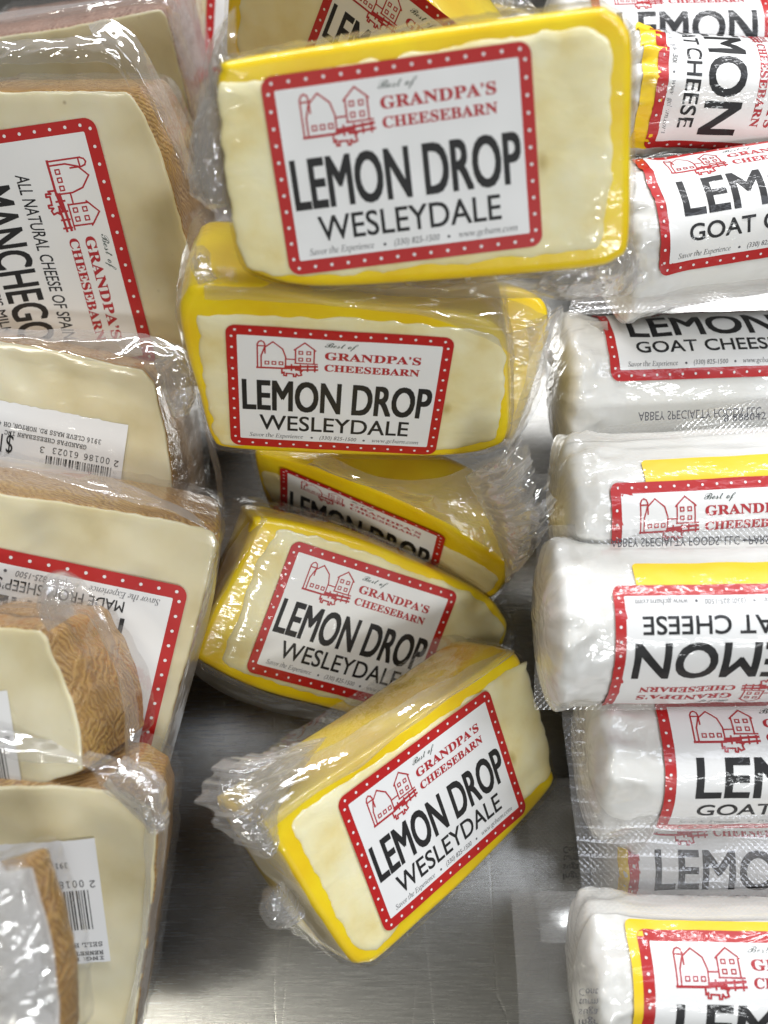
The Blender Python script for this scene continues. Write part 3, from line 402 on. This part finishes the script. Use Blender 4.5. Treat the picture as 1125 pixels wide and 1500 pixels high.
def base_label(yellow=False):
    a = Art()
    if yellow: a.rrect(-3.2, -4.5, 84, 61.5, 3, Y_, -0.06)
    a.rrect(0, 0, 80, 58, 3.6, R_, 0.0); a.rrect(3.8, 4.2, 76.2, 53.9, 0.5, P_, Z1)
    n = 15
    for k in range(n):
        x = 3.2 + 73.6*k/(n-1)
        for y in (2.0, 56.0): a.disc(x, y, 0.52, P_, Z1)
    for k in range(11):
        y = 4.9 + 48.2*k/10
        for x in (1.9, 78.1): a.disc(x, y, 0.52, P_, Z1)
    w = 0.52
    # silo, barn, house, fence and cow, drawn in outline
    a.line([(10.9, 40), (10.9, 50.4)], w, D_, Z2); a.line([(13.6, 46.5), (13.6, 50.2)], w, D_, Z2+.002)
    a.line([(10.9, 50.2), (11.4, 51.4), (12.3, 51.9), (13.2, 51.4), (13.6, 50.2)], w, D_, Z2+.004); a.line([(10.9, 49.7), (13.6, 49.7)], w, D_, Z2+.006)
    a.line([(12.2, 40.2), (12.2, 45.2), (13.4, 49.0), (16.4, 51.7), (19.8, 48.8), (20.9, 45.2), (20.9, 40.6)], w, D_, Z2+.008)
    a.line([(10.7, 39.9), (21, 39.9)], w*1.5, D_, Z2+.012)
    for x in (13.6, 16.1, 18.6): a.line([(x, 41.6), (x+1.3, 41.6), (x+1.3, 42.9), (x, 42.9)], 0.42, D_, Z2+.014, True)
    a.line([(20.9, 44.4), (24.3, 44.4)], w, D_, Z2+.018)
    a.line([(24.4, 42.6), (24.4, 49.2), (27.6, 52.1), (31.0, 49.2), (31.0, 42.6)], w, D_, Z2+.02); a.line([(24.2, 42.7), (32.2, 42.7)], w, D_, Z2+.024)
    a.line([(23.9, 48.7), (24.9, 49.7)], w, D_, Z2+.025); a.line([(31.5, 48.7), (30.6, 49.6)], w, D_, Z2+.026)
    for x in (25.6, 28.4):
        for y in (43.9, 47.0): a.line([(x, y), (x+1.3, y), (x+1.3, y+1.3), (x, y+1.3)], 0.42, D_, Z2+.028, True)
    a.line([(20.8, 40.9), (32.2, 41.6)], 0.85, D_, Z2+.032); a.line([(24.5, 39.6), (32.4, 40.1)], 0.75, D_, Z2+.034); a.line([(20.6, 40.0), (26, 40.6)], 0.9, D_, Z2+.036)
    for x in (23, 26.2, 28.8, 31.4): a.line([(x, 39.2), (x, 42.0)], 0.6, D_, Z2+.038)
    a.line([(19.6, 39.6), (19.6, 37.6), (20.4, 38.2), (20.3, 36.6), (21.2, 36.5), (21.2, 37.7), (23.8, 37.6), (23.8, 36.4), (24.6, 36.4), (24.8, 37.8), (25.6, 36.9), (26.7, 37.3), (26.3, 38.6), (26.9, 39.4), (25.5, 39.5)], 0.6, D_, Z2+.042)
    a.text(mb('Best', 0x1D4D0) + ' ' + mb('of', 0x1D4D0), 34.6, 50.6, 46.4, 53.0, S_, Z2, -0.004, 0.15, 3)
    a.text(mb('GRANDPA', 0x1D400) + '\u2019' + mb('S', 0x1D400), 34.8, 45.0, 69.2, 48.5, D_, Z2, 0.02, 0, 3)
    a.text(mb('CHEESEBARN', 0x1D400), 34.8, 39.7, 69.2, 42.9, D_, Z2, 0.02, 0, 3)
    a.text(mb('Savor the Experience', 0x1D434), 7.3, 5.5, 27.8, 7.5, G_, Z2, 0, 0, 2)
    a.disc(31.2, 6.2, 0.5, G_, Z2); a.text('(330) 825-1500', 34.2, 5.5, 48.4, 7.4, G_, Z2, -0.006, 0.2, 2); a.disc(51.3, 6.2, 0.5, G_, Z2)
    a.text(mb('www.gcbarn.com', 0x1D434), 54.4, 5.5, 72.6, 7.5, G_, Z2, 0, 0, 2)
    return a
a = base_label(); a.text('LEMON DROP', 5.0, 19.2, 75.2, 34.4, B_, Z2, 0.022); a.text('WESLEYDALE', 11.2, 9.4, 68.0, 17.0, B_, Z2, 0.012); ART_LEMON = a.build(2.5)
def goat_art(y):
    a = base_label(y); a.text('LEMON', 10.4, 20.0, 73.2, 35.0, B_, Z2, 0.025); a.text('GOAT CHEESE', 11.8, 11.2, 70.6, 17.3, B_, Z2, 0.018); return a.build(2.5)
ART_GOAT, ART_GOAT_Y = goat_art(False), goat_art(True)
a = base_label(); a.text('ALL NATURAL CHEESE OF SPAIN', 13.5, 28.6, 67.5, 33.0, B_, Z2, 0.008, 0.2, 3); a.text('MANCHEGO', 16.0, 13.6, 67.0, 26.2, B_, Z2, 0.018); a.text('MADE FROM SHEEP\u2019S MILK', 17, 8.4, 63, 11.9, B_, Z2, 0.012, 0, 3); ART_MAN = a.build(2.5)
def price_art(h=62, w=42):
    """price ticket, its text upright when the ticket hangs the right way up"""
    rnd = random.Random(5); a = Art(); P = [(0, 0)]
    for k in range(1, 40): P.append((h*k/40, 0.25*rnd.uniform(-1, 1)))
    P += [(h, 0), (h, w)]
    for k in range(39, 0, -1): P.append((h*k/40, w + 0.25*rnd.uniform(-1, 1)))
    P.append((0, w)); a.add(P, [list(range(len(P)))], P_, 0)
    x = 4.0
    while x < 28:
        bw = rnd.choice((0.28, 0.28, 0.5, 0.75)); a.add([(x, 17), (x+bw, 17), (x+bw, 30.5), (x, 30.5)], [[0, 1, 2, 3]], B_, Z1); x += bw + rnd.choice((0.3, 0.45, 0.7))
    a.text(mono('2'), 1.6, 14.0, 3.2, 16.6, B_, Z1, 0.0, 0, 2); a.text(mono('00186'), 5.0, 13.6, 14.4, 16.2, B_, Z1, 0.0, 0, 2)
    a.text(mono('61023'), 16.6, 13.6, 26.0, 16.2, B_, Z1, 0, 0, 2); a.text(mono('3'), 29.0, 14.0, 30.6, 16.6, B_, Z1, 0, 0, 2)
    a.text(mono('3916 CLEVE MASS RD. NORTON, OH 44203'), 9.0, 7.4, 52, 9.4, B_, Z1, 0.006, 0, 2)
    a.text(mono('GRANDPAS CHEESEBARN INC'), 14, 10.4, 44, 12.3, B_, Z1, 0.006, 0, 2)
    a.text('$10.23', 40.5, 12.0, 55.5, 19.0, B_, Z1, 0.0, 0, 3)
    a.text(mono('SELL BY'), 1.8, 35.0, 12.0, 36.8, B_, Z1, 0.006, 0, 2); a.text(mono('RENNET'), 1.8, 38.0, 10.4, 39.6, B_, Z1, 0.02, 0, 2); a.text(mono('ING: P'), 1.8, 40.0, 11, 41.4, B_, Z1, 0.02, 0, 2)
    return a.build(5.0)
ART_PRICE = price_art()
def place_label(art, name, root, fn):
    me = art.copy(); me.name = name
    for v in me.vertices: v.co = Vector(fn(v.co.x, v.co.y, v.co.z))*MM
    me.update(); return link(name, me, root, LABMATS, True)
def flat_fn(z0, seed, amp=0.28, x0=-40, y0=-29, sc=1.0, rot=0.0):
    c, s = math.cos(rot), math.sin(rot)
    def f(x, y, z):
        h = z0 + z + amp*(nz(x*0.06, y*0.06, 0, seed) + 0.35*nz(x*0.15, y*0.11, 3, seed))
        X, Y = (x*sc), (y*sc); return (x0 + X*c - Y*s, y0 + X*s + Y*c, h)
    return f
# ---------------------------------------------------------------- the setting: the steel deck of the case
bm = bmesh.new()
for x0, x1, y0, y1 in ((-1.2, 1.4, -0.9, 1.5),):
    bm.faces.new([bm.verts.new(p) for p in ((x0, y0, 0), (x1, y0, 0), (x1, y1, 0), (x0, y1, 0))])
uvl = bm.loops.layers.uv.new('UVMap')
for f in bm.faces:
    for lp in f.loops: lp[uvl].uv = lp.vert.co.xy
o = link('steel_deck', mesh_of(bm, 'steel_deck'), None, [STEEL], False); o['kind'] = 'structure'; o['label'] = 'scratched brushed steel deck of the cheese case'; o['category'] = 'deck'
# ---------------------------------------------------------------- yellow lemon cheeses
GY = 'yellow waxed lemon cheeses in the middle'
LEMON = [
 ('A', 'largest yellow waxed cheese block on top of the middle pile, tilted up to the right', True),
 ('B', 'upright yellow cheese block below the topmost one, its whole label level', True),
 ('C', 'yellow cheese block squeezed in with its label half covered by the block before it', True),
 ('D', 'yellow cheese block with label slanting down to the right, corner covered by the lowest block', True),
 ('E', 'lowest yellow cheese block, label slanting up to the right, lying on the bare steel', True),
 ('A2', 'yellow cheese block behind the topmost one with a steeply turned label', True),
 ('A3', 'yellow waxed cheese peeking out behind crumpled film at the top of the pile', False),
 ('B2', 'glossy yellow waxed block wedged behind the level labelled block, no label showing', False)]
for si, (key, lab, has) in enumerate(LEMON):
    d = DATA[key]; root = thing('lemon_cheese', key, lab, 'cheese', GY); T = d['T']; seed = si*1.37 + 0.5
    P = smooth_loop(d['out'], 170)
    prof = [(3.2, 0.0), (1.6, -0.35), (0.5, -1.4), (0.0, -3.0), (-0.6, -T*0.35), (-0.6, -T*0.65), (0.0, -T+5), (1.5, -T+1.5), (4.0, -T)]
    link('rind', slab_mesh(P, prof, 'rind', 0.6, seed), root, [WAX])
    if d['cream']:
        Q = smooth_loop(d['cream'], 200); Q = [q + Vector((nz(q.x*0.16, q.y*0.16, 0, seed), nz(q.x*0.16, q.y*0.16, 9, seed)))*1.3 + Vector((nz(q.x*0.6, q.y*0.6, 0, seed), nz(q.x*0.6, q.y*0.6, 9, seed)))*0.4 for q in Q]
        link('cut_face', slab_mesh(Q, [(2.8, 0.62), (1.4, 0.46), (0.4, 0.14), (0.0, -0.15), (0.1, -1.0)], 'cut_face', 1.0, seed, steps=22), root, [CREAM])
    if has:
        lf = flat_fn(1.15, seed)
        if key == 'C':                                              # this label has crept together towards its upper edge
            g = lambda t: t*0.52 if t < 20 else 10.4 + (t-20)*1.2
            lf = lambda x, y, z, f=lf: f(x, 58 - g(58-y), z)
        place_label(ART_LEMON, 'label', root, lf)
    link('film_wrap', film_shell(P, T, seed), root, [FILM_TIGHT])
    wrap_loose(key, root, seed)
# ---------------------------------------------------------------- ivory wedges with woven rind
GM = 'film wrapped ivory cheese wedges at the left'
MAN = [
 ('M1', 'ivory cheese wedge with pinkish rind standing at the back of the left row', 'pink'),
 ('M2', 'ivory cheese wedge with its red bordered label turned sideways, text running down', 'gold'),
 ('M3', 'ivory cheese wedge with a torn upside-down price ticket and woven golden rind', 'gold'),
 ('M4', 'broad ivory cheese wedge with an upside-down red bordered label', 'gold'),
 ('M5', 'small ivory wedge lying over the upside-down label, showing wide brown woven rind', 'gold'),
 ('M6', 'ivory cheese wedge with upside-down barcode ticket, lowest large one of the left row', 'gold'),
 ('M7', 'brown rinded wedge in bunched white film in front of the barcode ticket', 'gold'),
 ('M8', 'scrap of speckled brown rind showing between the woven wedge and the barcode wedge', 'gold'),
 ('MX', 'cheese package far back with only a red dotted label edge in view', 'gold')]
for si, (key, lab, kind) in enumerate(MAN):
    d = DATA[key]; root = thing('cheese_wedge', key, lab, 'cheese', GM); T = d['T']; seed = 11 + si*1.71
    pts = [Vector(p) for p in d['out']]; n = len(pts); dense = []
    for i in range(n):                                              # straight sides, slightly softened corners
        a, b = pts[i], pts[(i+1) % n]
        for t in (0.06, 0.3, 0.5, 0.7, 0.94): dense.append(a.lerp(b, t))
    P = smooth_loop(dense, 220)
    P = [q + Vector((nz(q.x*0.2, q.y*0.2, 0, seed), nz(q.x*0.2, q.y*0.2, 9, seed)))*0.5 for q in P]
    rm = RIND_PINK if kind == 'pink' else RIND
    link('rind', slab_mesh(P, [(0.6, -0.2), (0.0, -1.0), (-0.5, -T*0.3), (-0.5, -T*0.6), (0.3, -T+3), (2, -T)], 'rind', 0, seed), root, [rm])
    if key != 'M8': link('cut_face', slab_mesh(P, [(1.3, 0.35), (0.7, 0.2), (0.35, -0.3), (0.5, -0.9)], 'cut_face', 1.2, seed, steps=20), root, [IVORY])
    if key in ('M2', 'M4'):
        place_label(ART_MAN, 'label', root, flat_fn(1.05, seed, 0.35, -50, -36.25, 1.25))
    if 'price' in d:
        p0, p1 = Vector(d['price'][0][:2]), Vector(d['price'][1][:2]); dv = p1-p0    # upper edge; the ticket hangs upside down
        ticket = flat_fn(1.0, seed, 0.3, p0.x, p0.y, 1.1, math.atan2(dv.y, dv.x))
        place_label(ART_PRICE, 'price_ticket', root, ticket)
    if 'lab' in d:
        p0, p1 = Vector(d['lab'][0][:2]), Vector(d['lab'][1][:2]); dv = (p1-p0); rot = math.atan2(dv.y, dv.x) - math.pi/2
        off = Matrix.Rotation(rot, 2) @ Vector((-80*1.2, -58*1.2)) if key == 'M1' else Vector((0, 0)); q = p1 if key == 'M1' else p0
        place_label(ART_MAN, 'label', root, flat_fn(1.05, seed, 0.3, q.x+off.x, q.y+off.y, 1.2, rot))
    link('film_wrap', film_shell(P, T, seed, 0.9, 1.6), root, [FILM_TIGHT])
    wrap_loose(key, root, seed)
# ---------------------------------------------------------------- white goat cheese logs
GG = 'white goat cheese logs at the right'
def log_r(x, ph, seed, RL):
    """radius of the log at x mm from its left end, angle ph from the front"""
    e = min(max(x/9.0, 0), 1); end = (max(0, 1-(1-e)**3.0))**0.45
    b = 1 + 0.07*math.cos(4*ph) * 0.5
    fold = ridge(x*0.045 + 0.4*math.cos(ph), math.cos(ph)*2.3, math.sin(ph)*2.3, seed)
    k = max(0, 1 - max(0, x-4)/22)
    return RL*b*(0.18+0.82*end) + fold*(0.5 + 4.6*k)*(0.3+0.7*end) + 0.4*nz(x*0.06, math.cos(ph)*2, math.sin(ph)*2, seed)
LOGS = [  # key, label, gap to label, roll of label centre (deg, + = towards the far side), art, mode, yellow patch
 ('G0', 'white goat cheese log farthest back, its big black lettering half covered', 18, 0, ART_GOAT, 0, None),
 ('G1', 'white goat cheese log whose label is turned sideways with a yellow strip beside it', 12, 0, ART_GOAT, 1, None),
 ('G2', 'slightly tilted white goat cheese log directly under the one with the sideways label', 14, 15, ART_GOAT, 0, None),
 ('G3', 'white goat cheese log with level upright label, beside the upright yellow block', 19, 54, ART_GOAT, 0, None),
 ('G4', 'white goat cheese log with a yellow patch above its low wrapped label', 16, -40, ART_GOAT, 0, (1, 46)),
 ('G5', 'white goat cheese log lying upside down in a clear embossed pouch', 22, -26, ART_GOAT, 2, (1, 40)),
 ('G6', 'white goat cheese log with puckered left end and label curling under, below the upside-down one', 25, 0, ART_GOAT, 0, None),
 ('G7', 'goat cheese log buried under clear pouch film, its lettering dulled grey', 6, 4, ART_GOAT_Y, 0, None),
 ('G8', 'white goat cheese log with a yellow edged label at the bottom right corner', 19, -11, ART_GOAT_Y, 0, None)]
for si, (key, lab, gap, roll, art, mode, patch) in enumerate(LOGS):
    d = DATA[key]; root = thing('goat_cheese_log', key, lab, 'cheese', GG); seed = 31 + si*2.13
    LEN = 128.0; NX, NP = 110, 96; RL = 22.0 if mode == 1 else 25.0 if key == 'G8' else 28.5
    # local frame: x along the log, z towards the viewer at the front; origin on the front at the label's left edge
    def pt(x, ph, h=0.0, seed=seed, gap=gap, RL=RL):
        xx = x + gap; r = log_r(xx if xx < LEN/2 else LEN-xx, ph, seed, RL) + h
        return Vector((x, r*math.sin(ph), r*math.cos(ph) - RL))
    bm = bmesh.new(); rings = []
    for i in range(NX+1):
        t = i/NX; x = -gap + LEN*(t*t*0.55 + t*0.45 if t < 1 else 1); rings.append([pt(x, 2*math.pi*k/NP) for k in range(NP)])
    loft(bm, rings, True, True, True); bmesh.ops.recalc_face_normals(bm, faces=bm.faces)
    link('cheese_log', mesh_of(bm, 'cheese_log'), root, [GOAT])
    rl = math.radians(roll)
    xs = 1.1 if key in ('G6', 'G8') else 1.0
    if mode == 0: fn = lambda x, y, z: pt(x*xs, rl + (y-29)/RL, 0.8+z)
    elif mode == 2: fn = lambda x, y, z: pt(80-x, rl - (y-29)/RL, 0.8+z)
    else: fn = lambda x, y, z: pt(y, -(x-50)/RL, 0.8+z)
    place_label(art, 'label', root, fn)
    if mode == 1 or patch:
        a = Art()
        if mode == 1: a.rrect(-6, -27, 3, 31, 2, 0, 0); yf = lambda x, y, z: pt(x, -y/RL + 0.05, 0.55)
        else:
            y0 = (rl*RL + 24) if mode == 2 else (rl*RL + 24); a.rrect(14 if mode == 0 else 9, y0, 84, y0+15, 2, 0, 0); yf = lambda x, y, z: pt(x, y/RL, 0.55)
        me = a.build(1.5)
        for v in me.vertices: v.co = yf(*v.co)*MM
        link('yellow_sticker', me, root, [YELLOW])
    for k, c in enumerate(d.get('sheets', [])):
        c = [Vector(p) for p in c]; nu, nv = 60, 40; bm = bmesh.new(); g = []
        for j in range(nv):
            row = []
            for i in range(nu):
                u, v = i/(nu-1), j/(nv-1); p = c[0].lerp(c[1], u).lerp(c[3].lerp(c[2], u), v)
                row.append(bm.verts.new((p + Vector((0.3*nz(u*6, v*6, 1, seed), 0.3*nz(u*6, v*6, 2, seed), 1.3*nz(u*4, v*3, 0, seed))))*MM))
            g.append(row)
        for r0, r1 in zip(g, g[1:]):
            for i in range(nu-1): bm.faces.new((r0[i], r0[i+1], r1[i+1], r1[i]))
        link('pouch_film', mesh_of(bm, 'pouch_film'), root, [POUCH])
    if 'ink' in d:
        a = Art()
        me = bpy.data.meshes.new('printed_text'); bmi = bmesh.new()
        for t, o0, ox, oy in d['ink']:
            a = Art(); a.text(t, 0, 0, 1, 1, 0, 0, 0, 0, 2); m1 = a.build(None); o0, ox, oy = Vector(o0), Vector(ox), Vector(oy)
            for v in m1.vertices: v.co = (o0 + (ox-o0)*v.co.x + (oy-o0)*v.co.y)*MM
            bmi.from_mesh(m1); bpy.data.meshes.remove(m1)
        bmi.to_mesh(me); bmi.free(); link('printed_text', me, root, [INK], False)
    for k, (A, B, amp, ly) in enumerate(d.get('bunches', [])):
        link('bunched_film', mesh_of(bunch_mesh(A, B, amp, seed+20+k*2.7, ly), 'bunched_film'), root, [FILM_MILKY])
